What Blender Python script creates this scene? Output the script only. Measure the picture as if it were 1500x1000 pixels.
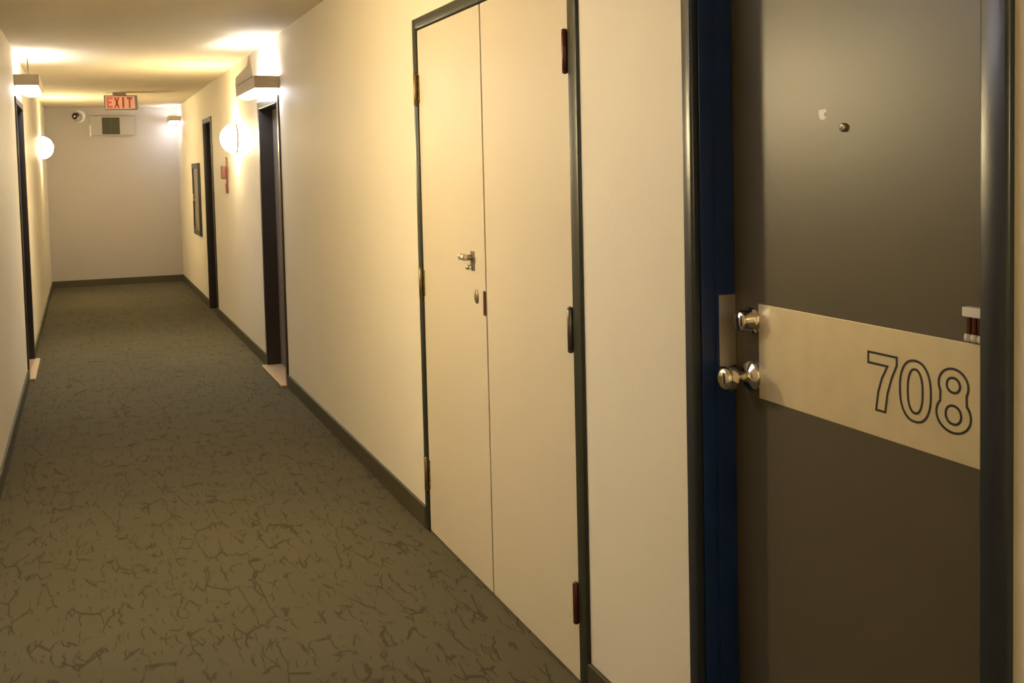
import bpy, bmesh, math, random
from mathutils import Vector, Matrix
random.seed(7)
for o in list(bpy.data.objects): bpy.data.objects.remove(o)
C = bpy.context.scene.collection
S = bpy.context.scene

# ---------------------------------------------------------------- camera
H = 1.45
PX, PY, F = 750.0, 338.0, 1611.0
d = Vector((119-PX, 259-PY, F)).normalized()
dn = Vector((1400-PX, 28000-PY, F)).normalized()
dn = (dn - d*dn.dot(d)).normalized()
cr = dn.cross(d)
M = Matrix(((cr.x, -cr.y, -cr.z), (d.x, -d.y, -d.z), (-dn.x, dn.y, dn.z)))
cam = bpy.data.objects.new('camera', bpy.data.cameras.new('camera'))
C.objects.link(cam)
cam.matrix_world = Matrix.Translation((0, 0, H)) @ M.to_4x4()
cam.data.sensor_fit = 'HORIZONTAL'; cam.data.sensor_width = 36
cam.data.lens = F/1500*36
cam.data.shift_y = -(500-PY)/1500
cam.data.clip_start = 0.02
S.camera = cam
# ---------------------------------------------------------------- world and exposure
w = bpy.data.worlds.new('world'); S.world = w; w.use_nodes = True
w.node_tree.nodes['Background'].inputs[0].default_value = (0.05, 0.045, 0.04, 1)
w.node_tree.nodes['Background'].inputs[1].default_value = 0.3
S.view_settings.view_transform = 'Standard'; S.view_settings.look = 'None'
S.view_settings.exposure = 1.6; S.view_settings.gamma = 1
S.view_settings.use_curve_mapping = False
WARM = (1.0, 0.79, 0.43); COOL = (0.80, 0.86, 1.0)
SCONCE_E = 50.0      # emission strength of the sconce globes
STRIP_UP = 20.0; STRIP_DN = 8.0

# ---------------------------------------------------------------- materials
def mat(name, col, rough=0.6, metal=0.0, bump=0.0, bscale=60, var=0.0, vscale=3, emit=None, estr=0, coat=0.0, bdist=0.002, spec=0.5):
    m = bpy.data.materials.new(name); m.use_nodes = True
    nt = m.node_tree; b = nt.nodes['Principled BSDF']
    b.inputs['Base Color'].default_value = (*col, 1)
    b.inputs['Roughness'].default_value = rough
    b.inputs['Metallic'].default_value = metal
    b.inputs['Coat Weight'].default_value = coat
    b.inputs['Specular IOR Level'].default_value = spec
    tc = nt.nodes.new('ShaderNodeTexCoord')
    if var:
        n = nt.nodes.new('ShaderNodeTexNoise'); n.inputs['Scale'].default_value = vscale; n.inputs['Detail'].default_value = 5
        nt.links.new(tc.outputs['Object'], n.inputs['Vector'])
        r = nt.nodes.new('ShaderNodeMixRGB'); r.blend_type = 'MIX'
        r.inputs[1].default_value = (*[c*(1-var) for c in col], 1); r.inputs[2].default_value = (*[min(1, c*(1+var)) for c in col], 1)
        nt.links.new(n.outputs[0], r.inputs[0]); nt.links.new(r.outputs[0], b.inputs['Base Color'])
    if bump:
        n = nt.nodes.new('ShaderNodeTexNoise'); n.inputs['Scale'].default_value = bscale; n.inputs['Detail'].default_value = 4
        nt.links.new(tc.outputs['Object'], n.inputs['Vector'])
        q = nt.nodes.new('ShaderNodeBump'); q.inputs['Strength'].default_value = bump; q.inputs['Distance'].default_value = bdist
        nt.links.new(n.outputs[0], q.inputs['Height']); nt.links.new(q.outputs[0], b.inputs['Normal'])
    if emit:
        b.inputs['Emission Color'].default_value = (*emit, 1); b.inputs['Emission Strength'].default_value = estr
    return m
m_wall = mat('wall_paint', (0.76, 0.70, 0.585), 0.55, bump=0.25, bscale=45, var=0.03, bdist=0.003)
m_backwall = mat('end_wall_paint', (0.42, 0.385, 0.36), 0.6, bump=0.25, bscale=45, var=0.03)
m_ceil = mat('ceiling_paint', (0.70, 0.605, 0.44), 0.8, bump=0.3, bscale=30, var=0.04)
m_base = mat('olive_baseboard', (0.055, 0.047, 0.022), 0.6, var=0.2)
m_cream = mat('cream_door_paint', (0.68, 0.60, 0.46), 0.34, bump=0.15, bscale=12, var=0.03, vscale=2)
m_green = mat('dark_green_frame_paint', (0.026, 0.030, 0.019), 0.33, var=0.25, vscale=12, bump=0.2, bscale=20)
m_navy = mat('navy_frame_paint', (0.012, 0.040, 0.17), 0.25, var=0.3, vscale=8, bump=0.2, bscale=14)
m_brown = mat('brown_door_paint', (0.095, 0.080, 0.053), 0.38, bump=0.2, bscale=9, var=0.06, vscale=4)
m_dark = mat('dark_brown_door_paint', (0.022, 0.015, 0.012), 0.35, var=0.2)
m_dgrey = mat('dark_grey_door_paint', (0.20, 0.165, 0.14), 0.4, var=0.1)
m_black = mat('dark_gap', (0.01, 0.009, 0.008), 0.8)
m_thresh = mat('worn_wood_threshold', (0.42, 0.29, 0.17), 0.45, var=0.25, vscale=25)
m_chrome = mat('chrome', (0.78, 0.75, 0.70), 0.14, 1.0)
m_satin = mat('satin_steel', (0.60, 0.56, 0.50), 0.42, 0.8, var=0.15, vscale=30)
m_aged = mat('aged_steel', (0.30, 0.26, 0.18), 0.4, 0.8, var=0.3, vscale=60)
m_brassp = mat('brushed_brass_plate', (0.76, 0.66, 0.45), 0.38, 0.40, var=0.10, vscale=18, bump=0.25, bscale=28)
m_brass = mat('old_brass', (0.24, 0.18, 0.08), 0.42, 0.9, var=0.2, vscale=40)
m_hingerefl = mat('red_brown_hinge_reflection', (0.10, 0.025, 0.018), 0.3, 0.3, var=0.3, vscale=40)  # warm reflection on metal hinges, put into the base colour
m_steelh = mat('dark_steel_hinge', (0.16, 0.14, 0.12), 0.3, 0.8)
m_white = mat('white_plastic', (0.78, 0.75, 0.72), 0.4)
m_offw = mat('pale_grey_metal', (0.38, 0.35, 0.32), 0.5)
m_taupe = mat('taupe_lamp_metal', (0.42, 0.34, 0.24), 0.5)
m_ink = mat('black_outline_ink', (0.02, 0.015, 0.01), 0.6)
m_red = mat('red_alarm_plastic', (0.10, 0.020, 0.010), 0.4)
m_grille = mat('olive_dark_grille', (0.035, 0.035, 0.012), 0.6)
m_globe = mat('lit_opal_globe', (0.9, 0.85, 0.7), 0.3, emit=WARM, estr=SCONCE_E)
m_lens = mat('lit_white_diffuser', (0.9, 0.9, 0.9), 0.4, emit=COOL, estr=STRIP_DN)
m_tube = mat('lit_fluorescent_tube', (0.9, 0.9, 0.9), 0.4, emit=COOL, estr=STRIP_UP)
m_exit = mat('lit_exit_face', (0.45, 0.25, 0.18), 0.4, emit=(1.0, 0.40, 0.19), estr=0.17)
m_exitpink = mat('lit_exit_red_letter', (0.45, 0.10, 0.07), 0.4, emit=(1.0, 0.14, 0.08), estr=0.10)
m_exitred = mat('exit_letter_red', (0.30, 0.05, 0.01), 0.4, emit=(0.8, 0.08, 0.01), estr=0.06)
m_lensdark = mat('dark_camera_lens', (0.03, 0.008, 0.01), 0.1)
m_glass = mat('dark_cabinet_glass', (0.16, 0.13, 0.09), 0.15)

def carpet():
    m = bpy.data.materials.new('patterned_carpet'); m.use_nodes = True
    nt = m.node_tree; N = nt.nodes; L = nt.links; b = N['Principled BSDF']
    b.inputs['Roughness'].default_value = 0.95; b.inputs['Specular IOR Level'].default_value = 0.1
    tc = N.new('ShaderNodeTexCoord')
    def noise(scale, detail=3, vec=None):
        n = N.new('ShaderNodeTexNoise'); n.inputs['Scale'].default_value = scale; n.inputs['Detail'].default_value = detail
        L.new(vec or tc.outputs['Object'], n.inputs['Vector']); return n
    wn = noise(9, 2)
    sub = N.new('ShaderNodeVectorMath'); sub.operation = 'SUBTRACT'; L.new(wn.outputs['Color'], sub.inputs[0]); sub.inputs[1].default_value = (.5, .5, .5)
    sc = N.new('ShaderNodeVectorMath'); sc.operation = 'SCALE'; L.new(sub.outputs[0], sc.inputs[0]); sc.inputs['Scale'].default_value = 0.055
    ad = N.new('ShaderNodeVectorMath'); L.new(tc.outputs['Object'], ad.inputs[0]); L.new(sc.outputs[0], ad.inputs[1])
    mp = N.new('ShaderNodeMapping'); mp.inputs['Scale'].default_value = (1.7, 0.34, 1); L.new(ad.outputs[0], mp.inputs['Vector'])
    def lines(scale, width, mscale, thr):
        v = N.new('ShaderNodeTexVoronoi'); v.feature = 'DISTANCE_TO_EDGE'; v.inputs['Scale'].default_value = scale
        L.new(mp.outputs[0], v.inputs['Vector'])
        r = N.new('ShaderNodeMapRange'); r.inputs['From Min'].default_value = width*0.35; r.inputs['From Max'].default_value = width
        r.inputs['To Min'].default_value = 1; r.inputs['To Max'].default_value = 0; L.new(v.outputs['Distance'], r.inputs['Value'])
        k = noise(mscale, 1); r2 = N.new('ShaderNodeMapRange'); r2.inputs['From Min'].default_value = thr; r2.inputs['From Max'].default_value = thr+0.07
        L.new(k.outputs[0], r2.inputs['Value'])
        mu = N.new('ShaderNodeMath'); mu.operation = 'MULTIPLY'; L.new(r.outputs[0], mu.inputs[0]); L.new(r2.outputs[0], mu.inputs[1]); return mu
    a = lines(9, 0.040, 9, 0.46); c = lines(15, 0.045, 12, 0.53)
    mx = N.new('ShaderNodeMath'); mx.operation = 'MAXIMUM'; L.new(a.outputs[0], mx.inputs[0]); L.new(c.outputs[0], mx.inputs[1])
    big = noise(1.3, 3); fine = noise(260, 2)
    base = N.new('ShaderNodeMixRGB'); base.inputs[1].default_value = (0.090, 0.081, 0.052, 1); base.inputs[2].default_value = (0.122, 0.108, 0.068, 1); L.new(big.outputs[0], base.inputs[0])
    fm = N.new('ShaderNodeMapRange'); fm.inputs['To Min'].default_value = 0.72; fm.inputs['To Max'].default_value = 1.28; L.new(fine.outputs[0], fm.inputs['Value'])
    mul = N.new('ShaderNodeVectorMath'); mul.operation = 'SCALE'; L.new(base.outputs[0], mul.inputs[0]); L.new(fm.outputs[0], mul.inputs['Scale'])
    fin = N.new('ShaderNodeMixRGB'); L.new(mul.outputs[0], fin.inputs[1]); fin.inputs[2].default_value = (0.040, 0.030, 0.018, 1)
    mf = N.new('ShaderNodeMath'); mf.operation = 'MULTIPLY'; mf.inputs[1].default_value = 0.62; L.new(mx.outputs[0], mf.inputs[0]); L.new(mf.outputs[0], fin.inputs[0])
    L.new(fin.outputs[0], b.inputs['Base Color'])
    hs = N.new('ShaderNodeMath'); hs.operation = 'SUBTRACT'; L.new(fine.outputs[0], hs.inputs[0]); L.new(mx.outputs[0], hs.inputs[1])
    q = N.new('ShaderNodeBump'); q.inputs['Strength'].default_value = 0.5; q.inputs['Distance'].default_value = 0.004
    L.new(hs.outputs[0], q.inputs['Height']); L.new(q.outputs[0], b.inputs['Normal'])
    return m
m_carpet = carpet()

# ---------------------------------------------------------------- helpers
class MB:
    """collects shapes in world space; build() links them as one mesh object"""
    def __init__(s): s.bm = bmesh.new()
    def box(s, x0, x1, y0, y1, z0, z1, bevel=0.0):
        r = bmesh.ops.create_cube(s.bm, size=1)
        for v in r['verts']:
            v.co = Vector(((x0+x1)/2+v.co.x*(x1-x0), (y0+y1)/2+v.co.y*(y1-y0), (z0+z1)/2+v.co.z*(z1-z0)))
        if bevel:
            es = list({e for v in r['verts'] for e in v.link_edges})
            bmesh.ops.bevel(s.bm, geom=es, offset=bevel, segments=3, affect='EDGES', profile=0.5)
        return s
    def lathe(s, origin, axis, prof, seg=32, scale=(1, 1)):
        """prof: list of (radius, height along axis)"""
        ax = Vector(axis).normalized(); u = Vector((0, 0, 1)) if abs(ax.z) < .9 else Vector((1, 0, 0))
        u = (u-ax*u.dot(ax)).normalized(); v = ax.cross(u); o = Vector(origin); rings = []
        for r, h in prof:
            if r < 1e-6: rings.append([s.bm.verts.new(o+ax*h)])
            else: rings.append([s.bm.verts.new(o+ax*h+(u*math.cos(2*math.pi*k/seg)*scale[0]+v*math.sin(2*math.pi*k/seg)*scale[1])*r) for k in range(seg)])
        for a, b in zip(rings, rings[1:]):
            for k in range(seg):
                k2 = (k+1) % seg
                if len(a) == 1 and len(b) > 1: s.bm.faces.new((a[0], b[k], b[k2]))
                elif len(b) == 1 and len(a) > 1: s.bm.faces.new((a[k], a[k2], b[0]))
                elif len(a) > 1: s.bm.faces.new((a[k], a[k2], b[k2], b[k]))
        for rg in (rings[0], rings[-1]):
            if len(rg) > 2: s.bm.faces.new(rg)
        return s
    def cyl(s, a, b, r, seg=16, bev=0.0):
        a = Vector(a); b = Vector(b); L = (b-a).length
        p = [(r, 0), (r, L)] if not bev else [(r-bev, 0), (r, bev), (r, L-bev), (r-bev, L)]
        return s.lathe(a, b-a, p, seg)
    def prism(s, pts, off):
        """closed 3-D polygon pts, extruded by vector off"""
        off = Vector(off)
        a = [s.bm.verts.new(Vector(p)) for p in pts]; b = [s.bm.verts.new(Vector(p)+off) for p in pts]
        s.bm.faces.new(a); s.bm.faces.new(list(reversed(b)))
        for k in range(len(a)):
            j = (k+1) % len(a); s.bm.faces.new((a[k], b[k], b[j], a[j]))
        return s
    def ribbon(s, pts, wd, f, depth):
        """closed 2-D contour drawn as a raised line; f maps (u,v,h) to 3-D"""
        n = len(pts); ins, out = [], []
        for k in range(n):
            p0, p1, p2 = Vector(pts[k-1]), Vector(pts[k]), Vector(pts[(k+1) % n])
            t1 = (p1-p0).normalized(); t2 = (p2-p1).normalized(); n1 = Vector((-t1.y, t1.x)); n2 = Vector((-t2.y, t2.x))
            m = (n1+n2).normalized(); q = m/max(.45, m.dot(n1))*wd/2
            ins.append(p1+q); out.append(p1-q)
        V = [[s.bm.verts.new(f(p.x, p.y, h)) for p in P] for P in (ins, out) for h in (0, depth)]
        i0, i1, o0, o1 = V
        for k in range(n):
            j = (k+1) % n
            for A, B in ((i1, o1), (o1, o0), (o0, i0), (i0, i1)):
                s.bm.faces.new((A[k], A[j], B[j], B[k]))
        return s
    def build(s, name, m, parent=None, smooth=False, loc=None):
        bmesh.ops.recalc_face_normals(s.bm, faces=s.bm.faces)
        me = bpy.data.meshes.new(name)
        o = bpy.data.objects.new(name, me); C.objects.link(o)
        if parent is not None:
            o.parent = parent
            T = Vector((0, 0, 0)); p = parent
            while p is not None: T = T + p.location; p = p.parent
            bmesh.ops.translate(s.bm, verts=s.bm.verts, vec=-T)
        elif loc is not None:
            bmesh.ops.translate(s.bm, verts=s.bm.verts, vec=-Vector(loc)); o.location = loc
        s.bm.to_mesh(me); s.bm.free(); me.materials.append(m)
        if smooth:
            for p in me.polygons: p.use_smooth = True
            try: me.set_sharp_from_angle(angle=math.radians(62))
            except Exception: pass
        return o
def tag(o, label, cat=None, group=None, kind=None):
    o['label'] = label
    if cat: o['category'] = cat
    if group: o['group'] = group
    if kind: o['kind'] = kind
    return o
def empty(name, loc, label, cat=None, group=None, kind=None):
    o = bpy.data.objects.new(name, None); C.objects.link(o); o.location = loc; o.empty_display_size = 0.1
    return tag(o, label, cat, group, kind)
def copy_thing(o, loc, label, group=None):
    c = o.copy(); C.objects.link(c); c.location = loc; c['label'] = label
    if group: c['group'] = group
    for ch in list(o.children):
        k = ch.copy(); C.objects.link(k); k.parent = c
        for g in list(ch.children):
            q = g.copy(); C.objects.link(q); q.parent = k
    return c

# ---------------------------------------------------------------- room shell
XR, XL, YB, YF, ZC = 1.245, -0.415, 15.6, -3.2, 2.36
TW = 0.16
DR1 = (1.207, 2.122, 2.03)     # numbered door: outer frame y0, y1, top
DR2 = (2.672, 4.207, 2.035)    # double doors
DR3 = (7.39, 8.30, 1.965)
DR4 = (11.45, 12.25, 2.03)
DL1 = (8.50, 9.50, 2.03)
DL0 = (2.40, 3.40, 2.03)
def wall_side(name, x0, x1, doors, label):
    b = MB(); y = YF
    for (a, c, t) in doors:
        b.box(x0, x1, y, a, 0, ZC); b.box(x0, x1, a, c, t, ZC); y = c
    b.box(x0, x1, y, YB, 0, ZC)
    o = b.build(name, m_wall); tag(o, label, 'wall', kind='structure'); return o
wall_side('wall_right', XR, XR+TW, (DR1, DR2, DR3, DR4), 'long cream painted corridor wall on the right')
wall_side('wall_left', XL-TW, XL, (DL0, DL1), 'long cream painted corridor wall on the left')
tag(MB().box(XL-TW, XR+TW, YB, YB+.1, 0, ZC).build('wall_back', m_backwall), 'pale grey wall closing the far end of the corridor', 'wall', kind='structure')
tag(MB().box(XL-TW, XR+TW, YF-.1, YF, 0, ZC).build('wall_front', m_wall), 'cream wall behind the viewer', 'wall', kind='structure')
tag(MB().box(XL-TW, XR+TW, YF-.1, YB+.1, -.1, 0).build('floor', m_carpet), 'olive brown carpet with a dark crackle pattern', 'floor', kind='structure')
tag(MB().box(XL-TW, XR+TW, YF-.1, YB+.1, ZC, ZC+.1).build('ceiling', m_ceil), 'smooth beige plaster ceiling', 'ceiling', kind='structure')
def baseboard(name, runs, label):
    b = MB()
    for r in runs: b.box(*r, 0, 0.088, bevel=0.003)
    tag(b.build(name, m_base), label, 'baseboard', kind='structure')
t = 0.012
baseboard('baseboard_right', [(XR-t, XR+.001, a, c) for a, c in ((YF, DR1[0]), (DR1[1], DR2[0]), (DR2[1], DR3[0]), (DR3[1], DR4[0]), (DR4[1], YB-t))], 'dark olive baseboard along the right wall')
baseboard('baseboard_left', [(XL-.001, XL+t, a, c) for a, c in ((YF, DL0[0]), (DL0[1], DL1[0]), (DL1[1], YB-t))], 'dark olive baseboard along the left wall')
baseboard('baseboard_back', [(XL, XR, YB-t, YB+.001)], 'dark baseboard along the end wall')

# ---------------------------------------------------------------- lamps
def make_sconce(loc, side, label, group):
    """side: -1 lamp projects toward -x (hangs on right wall), +1 toward +x"""
    r = empty('wall_sconce', loc, label, 'wall lamp', group)
    p = Vector(loc)
    MB().lathe(p, (side, 0, 0), [(0.0, 0), (0.130, 0), (0.130, 0.010), (0.125, 0.014), (0.0, 0.014)], 28).build('wall_plate', m_brass, r, True)
    prof = [(0.122, 0.012)]
    n = 12
    for k in range(n+1):
        a = math.pi/2*k/n
        prof.append((0.124*math.cos(a), 0.020+0.115*math.sin(a)))
    MB().lathe(p, (side, 0, 0), prof, 32).build('glass_dome', m_globe, r, True)
    return r
make_sconce((XR, 9.60, 1.745), -1, 'glowing round dome lamp on the right wall above the red alarm', 'dome wall lamps')
make_sconce((XL, 13.6, 1.79), 1, 'glowing round dome lamp on the left wall near the corridor end', 'dome wall lamps')
make_sconce((XL, 4.06, 1.76), 1, 'round dome lamp on the left wall opposite the cream double doors', 'dome wall lamps')
make_sconce((XR, -0.9, 1.76), -1, 'unseen round dome lamp added on the right wall behind the viewer', 'dome wall lamps')  # unseen lamp added to fill the near end with warm light

def make_strip(y0, y1, side, xw, z0, z1, label, depth=0.165, extra=None):
    r = empty('strip_light', (xw, y0, z0), label, 'wall light', 'fluorescent lights above doors')
    X = lambda dd: xw+side*dd
    def bx(b, a, c, *q, bevel=0): return b.box(min(X(a), X(c)), max(X(a), X(c)), *q, bevel=bevel)
    b = MB()
    bx(b, 0.0, 0.012, y0+.002, y1-.002, z0, z1)                 # rear strip on the wall
    bx(b, 0.012, depth-.002, y0+.02, y1-.02, z0+.034, z0+.040)    # inner shelf
    b.build('back_tray', m_taupe, r)
    b = MB(); bx(b, 0.0, depth, y0-.012, y0+.002, z0, z1, bevel=.002); b.build('end_plate', m_taupe, r)
    b = MB(); bx(b, 0.0, depth, y1-.002, y1+.012, z0, z1, bevel=.002); b.build('end_plate', m_taupe, r)
    b = MB(); bx(b, depth-.008, depth, y0+.002, y1-.002, z0, z1, bevel=.002); b.build('front_valance', m_taupe, r)
    # bulging diffuser below
    b = MB(); pts = []
    for k in range(9):
        a = math.pi*k/8
        pts.append((X(depth/2-(depth/2-.014)*math.cos(a)), y0+.006, z0+.012-.034*math.sin(a)))
    b.prism(pts, (0, y1-y0-.012, 0)); b.build('diffuser', m_lens, r, False)
    b = MB(); b.cyl((X(depth*.5), y0+.04, z1-.012), (X(depth*.5), y1-.04, z1-.012), 0.013, 14); b.build('upper_tube', m_tube, r, True)
    return r
sl = make_strip(8.55, 9.45, 1, XL, 2.105, 2.185, 'taupe strip light above the dark door on the left wall')
MB().cyl((XL+.095, 8.56, 2.185), (XL+.095, 8.56, 2.30), 0.005, 10).build('stem', m_taupe, sl)
sr = make_strip(7.36, 8.26, -1, XR, 2.005, 2.085, 'taupe strip light with a raised side flap above the dark door on the right wall')
make_strip(15.05, 15.50, -1, XR, 2.15, 2.22, 'small strip light high on the right wall beside the end wall', depth=.14)
make_strip(2.45, 3.35, 1, XL, 2.10, 2.18, 'taupe strip light on the left wall above the door opposite the numbered one')

# ---------------------------------------------------------------- doors
def jamb_frame(b, side, xw, y0, y1, top, face, proud, deep, fn=None, bev=.0025):
    """three-sided frame: legs and head, y0/y1 outer"""
    fn = fn or face
    xa, xb = xw-side*proud, xw+side*deep
    x0, x1 = min(xa, xb), max(xa, xb)
    b.box(x0, x1, y0, y0+fn, 0, top, bevel=bev); b.box(x0, x1, y1-face, y1, 0, top, bevel=bev)
    b.box(x0, x1, y0+fn, y1-face, top-face, top, bevel=bev)

# --- the numbered door
y0, y1, top = DR1
d1 = empty('door_1', (XR, (y0+y1)/2, 0), 'brown door in a navy frame with a brass plate numbered 708', 'door', kind='structure')
XS = XR+0.09                                                     # slab face
m_char = mat('charcoal_frame_paint', (0.021, 0.026, 0.036), 0.28, var=0.2, vscale=8, bump=0.2, bscale=14)
b = MB(); jamb_frame(b, 1, XR, y0, y1, top, .040, -.008, .155, fn=.055, bev=.001); b.build('door_frame', m_navy, d1)
b = MB(); jamb_frame(b, 1, XR, y0, y1, top, .040, .013, .0085, fn=.055, bev=.006); tag(b.build('frame_face', m_char, d1, True), 'charcoal front face of the frame')
b = MB(); st = .006
b.box(XR+.042, XR+.088, y1-.040-st, y1-.039, 0, top-.04); b.box(XR+.042, XR+.088, y0+.054, y0+.055+st, 0, top-.04)
b.box(XR+.042, XR+.088, y0+.055, y1-.040, top-.04-st, top-.039); b.build('door_stop', m_navy, d1)
slab = MB().box(XS, XS+.045, y0+.056, y1-.041, .008, top-.042, bevel=.001).build('door_panel', m_brown, d1)
MB().box(XR+.0, XR+.15, y0+.056, y1-.041, 0, .008).build('threshold', m_dark, d1)
plate = MB().box(XS-.0015, XS+.001, 1.275, 1.984, .943, 1.146, bevel=.0005).build('number_plate', m_brassp, slab)
tag(plate, 'brushed brass plate')
def digit_map(yl, zb, wd, ht):
    return lambda u, v, h: Vector((XS-.0015-h, yl-u*wd, zb+v*ht))
def contour_o(cx, cy, rx, ry, p=2.3, n=44):
    o = []
    for k in range(n):
        a = 2*math.pi*k/n; c_, s_ = math.cos(a), math.sin(a)
        o.append((cx+rx*math.copysign(abs(c_)**(2/p), c_), cy+ry*math.copysign(abs(s_)**(2/p), s_)))
    return o
def dig(name, yl, contours, wd=.078, ht=.104):
    b = MB(); f = digit_map(yl, .992, wd, ht)
    fn = lambda u, v, h: Vector((XS-.0015-h, yl-u, .992+v))
    for c_ in contours: b.ribbon([(u*wd, v*ht) for u, v in c_], .0042, fn, .0008)
    b.build(name, m_ink, slab)
seven = [(0, 1), (.97, 1), (.97, .86), (.80, .62), (.66, .34), (.58, 0), (.27, 0), (.34, .32), (.47, .58), (.66, .81), (0, .81)]
dig('numeral_seven', 1.632, [seven])
dig('numeral_zero', 1.549, [contour_o(.5, .5, .49, .515), contour_o(.5, .5, .235, .37)])
e8 = []
import math as _m
n8 = 60
def r8():
    out = []
    # upper lobe centre (.5,.745) rx .43 ry .275 ; lower lobe centre (.5,.265) rx .5 ry .285
    for k in range(25):
        a = _m.radians(-28+k*(236/24)); out.append((.5+.43*_m.cos(a), .755+.265*_m.sin(a)))
    for k in range(27):
        a = _m.radians(140+k*(260/26)); out.append((.5+.5*_m.cos(a), .275+.29*_m.sin(a)))
    return out
dig('numeral_eight', 1.459, [r8(), contour_o(.5, .755, .19, .12, 2.1, 32), contour_o(.5, .275, .225, .15, 2.1, 32)])
# peephole, paint chip
pe = MB().lathe((XS, 1.699, 1.509), (-1, 0, 0), [(0, 0), (.0085, 0), (.0085, .004), (.006, .007), (.004, .0072), (.0035, .004), (0, .004)], 24).build('peephole', m_chrome, slab, True)
chip = MB().prism([(XS-.0006, 1.775, 1.545), (XS-.0006, 1.752, 1.547), (XS-.0006, 1.750, 1.541), (XS-.0006, 1.758, 1.539), (XS-.0006, 1.757, 1.533), (XS-.0006, 1.752, 1.531), (XS-.0006, 1.757, 1.526), (XS-.0006, 1.770, 1.527), (XS-.0006, 1.774, 1.534)], (.0009, 0, 0)).build('paint_chip', m_white, slab)
# deadbolt
ky = 2.012
db = MB().lathe((XS, ky-.006, 1.108), (-1, 0, 0), [(0, 0), (.030, 0), (.030, .005), (.026, .009), (.0235, .011), (.0230, .034), (.020, .038), (0, .038)], 36).build('deadbolt', m_chrome, slab, True)
MB().box(XS-.0395, XS-.037, ky-.0075, ky-.0045, 1.100, 1.116).build('keyway', m_black, db)
# knob with rosette
kb = MB().lathe((XS, ky, .986), (-1, 0, 0), [(0, 0), (.034, 0), (.034, .004), (.029, .009), (.016, .013), (.0115, .018), (.011, .036), (.014, .041), (.022, .045), (.0252, .049), (.0268, .054), (.0275, .061), (.0268, .067), (.0250, .072), (.022, .076), (.017, .079), (.0095, .0805), (0, .0808)], 40).build('door_knob', m_chrome, slab, True)
MB().lathe((XS-.080, ky, .986), (-1, 0, 0), [(0, 0), (.008, 0), (.0075, .0015), (0, .0015)], 20).build('key_cylinder', m_brass, kb, True)
# latch guard on the far jamb
MB().box(XR+.048, XR+.0895, y1-.0485, y1-.045, 1.000, 1.158, bevel=.0008).build('strike_plate', m_satin, d1)
# hinge at the near side
hg = MB().box(XS-.004, XS+.001, 1.340, 1.385, 1.162, 1.192, bevel=.001)
for k in range(3): hg.cyl((XS-.008, 1.378-k*.012, 1.163), (XS-.008, 1.378-k*.012, 1.191), .0048, 12)
hgo = hg.build('hinge', m_hingerefl, d1, True)
MB().box(XS-.015, XS, 1.340, 1.388, 1.191, 1.207, bevel=.002).build('upper_cap', m_white, hgo)
b = MB()
for k in range(3): b.lathe((XS-.009, 1.380-k*.014, 1.155), (0, 0, 1), [(0, -.006), (.006, -.003), (.0065, .003), (.005, .008), (0, .008)], 12)
b.build('lower_cap', m_white, hgo, True)

# --- cream double doors
y0, y1, top = DR2
d2 = empty('door_2', (XR, (y0+y1)/2, 0), 'cream flush double doors in a narrow dark green frame', 'door', kind='structure')
b = MB(); jamb_frame(b, 1, XR, y0, y1, top, .043, .010, .14, fn=.058, bev=.006); b.build('door_frame', m_green, d2, True)
MB().box(XR+.10, XR+.11, y0+.059, y1-.044, 0, top-.044).build('closet_gap_shade', m_black, d2)  # black sheet stands in for the shade behind the leaf gaps
seam = 3.44
lf = MB().box(XR-.002, XR+.038, seam+.006, y1-.047, .006, top-.047, bevel=.002).build('door_leaf', m_cream, d2)
rf = MB().box(XR-.002, XR+.038, y0+.065, seam-.006, .006, top-.047, bevel=.002).build('door_leaf', m_cream, d2)
MB().box(XR+.038, XR+.046, seam-.02, seam+.02, .006, top-.047).build('astragal', mat('tan_astragal', (.42, .32, .19), .6), rf)
# T handle
hx = XR-.002; hy = 3.566; hz = 1.142
h = MB().box(hx-.004, hx, hy-.018, hy+.018, hz-.045, hz+.022, bevel=.0015)
h.cyl((hx-.003, hy, hz), (hx-.034, hy, hz), .010, 20)
ho = h.build('handle_plate', m_aged, lf, True)
hl = MB().cyl((hx-.034, hy-.018, hz+.003), (hx-.034, hy+.034, hz+.003), .0115, 18, .003)
hl.build('lever', m_satin, ho, True)
MB().lathe((hx, hy+.012, hz-.034), (-1, 0, 0), [(0, 0), (.009, 0), (.009, .018), (.007, .021), (0, .021)], 20).build('lock_button', m_chrome, ho, True)
MB().lathe((hx, 3.532, 1.010), (-1, 0, 0), [(0, 0), (.017, 0), (.017, .003), (.013, .006), (0, .006)], 28, scale=(1.45, 1)).build('key_escutcheon', m_aged, lf, True)
MB().box(hx-.003, hx+.001, seam+.006, seam+.024, .953, 1.036, bevel=.0008).build('latch_plate', m_hingerefl, lf)
def hinge(parent, y, za, zb, m, sgn, nm='hinge'):
    b = MB(); xx = XR-.012
    b.cyl((xx, y, za), (xx, y, zb), .0085, 16, .002)
    b.lathe((xx, y, zb), (0, 0, 1), [(.0085, 0), (.009, .003), (.005, .007), (0, .008)], 16)
    b.lathe((xx, y, za), (0, 0, -1), [(.0085, 0), (.009, .003), (.005, .007), (0, .008)], 16)
    b.box(XR-.0045, XR-.0015, min(y, y+sgn*.022), max(y, y+sgn*.022), za+.003, zb-.003)
    o = b.build(nm, m, parent, True)
    k = MB()
    for q in (.2, .5, .8): k.lathe((XR-.0045, y+sgn*.015, za+(zb-za)*q), (-1, 0, 0), [(0, 0), (.0035, 0), (.003, .0012), (0, .0014)], 10)
    k.build('screws', m_satin, o)
    return o
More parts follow.
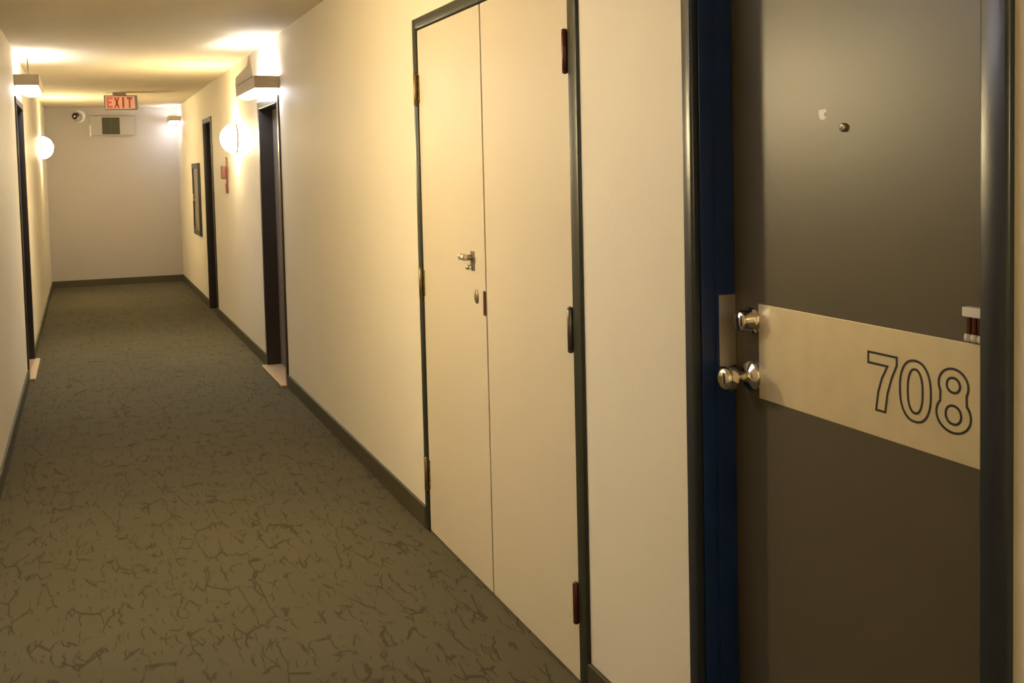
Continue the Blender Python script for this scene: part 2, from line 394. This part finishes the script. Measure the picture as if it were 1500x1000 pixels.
for (za, zb, m) in ((1.705, 1.812, m_hingerefl), (.942, 1.056, m_steelh), (.180, .285, m_hingerefl)): hinge(rf, 2.740, za, zb, m, 1)
for (za, zb) in ((1.703, 1.818), (.946, 1.055), (.172, .295)): hinge(lf, 4.168, za, zb, m_brass, -1)

# --- dark recessed doors
def dark_door(idx, side, xw, D, label, knob_y, panel_m, thresh=True, recess=.09, kz=.975):
    y0, y1, top = D
    r = empty('door_%d' % idx, (xw, (y0+y1)/2, 0), label, 'door', kind='structure')
    b = MB(); jamb_frame(b, side, xw, y0, y1, top, .05, .012, .155); b.build('door_frame', m_dark, r)
    xs = xw+side*recess; xe = xs+side*.045
    s = MB().box(min(xs, xe), max(xs, xe), y0+.051, y1-.051, .02, top-.052).build('door_panel', panel_m, r)
    k = MB().lathe((xs, knob_y, kz), (-side, 0, 0), [(0, 0), (.032, 0), (.032, .004), (.012, .012), (.011, .028), (.024, .038), (.028, .052), (.022, .066), (0, .069)], 24).build('door_knob', m_chrome, s, True)
    if thresh:
        xa = xw-side*.05
        MB().box(min(xa, xe), max(xa, xe), y0+.02, y1-.02, 0, .018, bevel=.006).build('threshold', m_thresh, r)
    return r
dark_door(3, 1, XR, DR3, 'near black recessed door on the right wall beyond the cream double doors', 7.52, m_dgrey)
dark_door(4, 1, XR, DR4, 'farthest dark door on the right wall next to the hose cabinet', 11.58, m_dgrey, False)
dark_door(5, -1, XL, DL1, 'narrow looking dark door on the left wall', 8.64, m_dark)
dark_door(6, -1, XL, DL0, 'dark door on the left wall opposite the numbered door', 2.56, m_dark)

# ---------------------------------------------------------------- wall and ceiling things
# hose cabinet
cb = empty('hose_cabinet', (XR, 13.1, .75), 'flat dark framed hose cabinet on the right wall beyond the last door', 'cabinet')
ca, cc, cz0, cz1 = 12.78, 13.50, .75, 1.575
b = MB(); x0, x1 = XR-.028, XR
b.box(x0, x1, ca, ca+.06, cz0, cz1, bevel=.003); b.box(x0, x1, cc-.06, cc, cz0, cz1, bevel=.003)
b.box(x0, x1, ca+.06, cc-.06, cz0, cz0+.06, bevel=.003); b.box(x0, x1, ca+.06, cc-.06, cz1-.06, cz1, bevel=.003)
b.build('cabinet_frame', m_green, cb)
cd = MB().box(XR-.018, XR, ca+.06, cc-.06, cz0+.06, cz1-.06).build('glass_door', m_glass, cb)
MB().cyl((XR-.03, cc-.10, 1.14), (XR-.03, cc-.10, 1.22), .007, 12).box(XR-.03, XR-.017, cc-.105, cc-.095, 1.145, 1.155).box(XR-.03, XR-.017, cc-.105, cc-.095, 1.205, 1.215).build('pull_handle', m_satin, cd)
# fire alarm
fy = 10.30
fa = empty('fire_alarm', (XR, fy, 1.30), 'red fire alarm with a long pull strip under the right dome lamp', 'fire alarm')
MB().box(XR-.016, XR, fy-.022, fy+.022, 1.355, 1.60, bevel=.004).build('alarm_backplate', m_red, fa)
MB().box(XR-.060, XR-.014, fy-.03, fy+.03, 1.40, 1.52, bevel=.008).build('alarm_horn', m_red, fa)
MB().box(XR-.022, XR-.0005, fy-.022, fy+.022, 1.27, 1.36, bevel=.004).build('pull_strip', m_red, fa)
# exit sign
ey = 12.9
ex = empty('exit_sign', (.44, ey, 2.19), 'lit red EXIT sign hanging from the ceiling', 'exit sign')
MB().box(.265, .615, ey-.03, ey+.03, 2.175, 2.335, bevel=.006).build('sign_housing', m_offw, ex)
face = MB().box(.282, .585, ey-.034, ey-.029, 2.187, 2.323, bevel=.001).build('sign_face', m_exit, ex)
MB().box(.36, .50, ey-.025, ey+.025, 2.334, ZC, bevel=.004).build('ceiling_bracket', m_taupe, ex)
def letter(name, x, polys, m):
    b = MB()
    for p in polys: b.prism([(x+u*.058, ey-.0365, 2.197+v*.116) for u, v in p], (0, .003, 0))
    o = b.build(name, m, face)
E_ = [[(0, 0), (.3, 0), (.3, 1), (0, 1)], [(.3, 0), (1, 0), (1, .2), (.3, .2)], [(.3, .41), (.85, .41), (.85, .6), (.3, .6)], [(.3, .8), (1, .8), (1, 1), (.3, 1)]]
X_ = [[(0, 0), (.3, 0), (1, 1), (.7, 1)], [(.7, 0), (1, 0), (.3, 1), (0, 1)]]
I_ = [[(.33, 0), (.67, 0), (.67, 1), (.33, 1)]]
T_ = [[(.35, 0), (.65, 0), (.65, .8), (.35, .8)], [(0, .8), (1, .8), (1, 1), (0, 1)]]
letter('letter_e', .296, E_, m_exitpink); letter('letter_x', .370, X_, m_exitred); letter('letter_i', .436, I_, m_exitred); letter('letter_t', .502, T_, m_exitred)
# dome camera
dc = empty('security_camera', (.01, YB, 2.24), 'round white dome security camera on the end wall', 'security camera')
MB().lathe((.01, YB, 2.245), (0, -1, 0), [(0, 0), (.085, 0), (.085, .02), (.07, .035), (0, .035)], 32).build('camera_base', m_white, dc, True)
MB().lathe((-.015, YB-.035, 2.235), (0, -1, 0), [(.062, 0), (.062, .02), (.055, .045), (.035, .064), (0, .072)], 32).build('camera_dome', m_offw, dc, True)
MB().lathe((-.035, YB-.088, 2.245), (0, -1, -.1), [(0, 0), (.046, 0), (.043, .014), (0, .026)], 24).build('camera_lens', m_lensdark, dc, True)
# vent
vt = empty('air_vent', (.41, YB, 2.10), 'pale boxed air vent with a dark central grille on the end wall', 'vent')
MB().box(.135, .69, YB-.05, YB, 1.99, 2.245, bevel=.004).build('vent_box', m_offw, vt)
MB().box(.128, .146, YB-.06, YB, 1.98, 2.13, bevel=.003).build('side_flange', m_white, vt)
gr = MB().box(.285, .505, YB-.056, YB-.049, 2.005, 2.225).build('vent_grille', m_grille, vt)
b = MB()
for k in range(9):
    z = 2.02+k*.024; b.box(.29, .50, YB-.062, YB-.055, z, z+.008)
b.box(.389, .401, YB-.064, YB-.055, 2.005, 2.225); b.build('grille_slats', mat('olive_slats', (.07, .07, .03), .5), gr)
# raised flap on the right strip light
fl = MB()
xf = XR-.165
pts = [(xf, 7.37, 2.085), (xf, 7.62, 2.265), (xf, 7.85, 2.20), (xf, 8.22, 2.17), (xf, 8.26, 2.005), (xf, 8.24, 2.085)]
fl.prism([(xf, 7.40, 2.083), (xf, 7.50, 2.23), (xf, 7.62, 2.17), (xf, 8.20, 2.14), (xf, 8.24, 2.083)], (-.008, 0, 0))
fl.build('side_flap', m_taupe, sr)
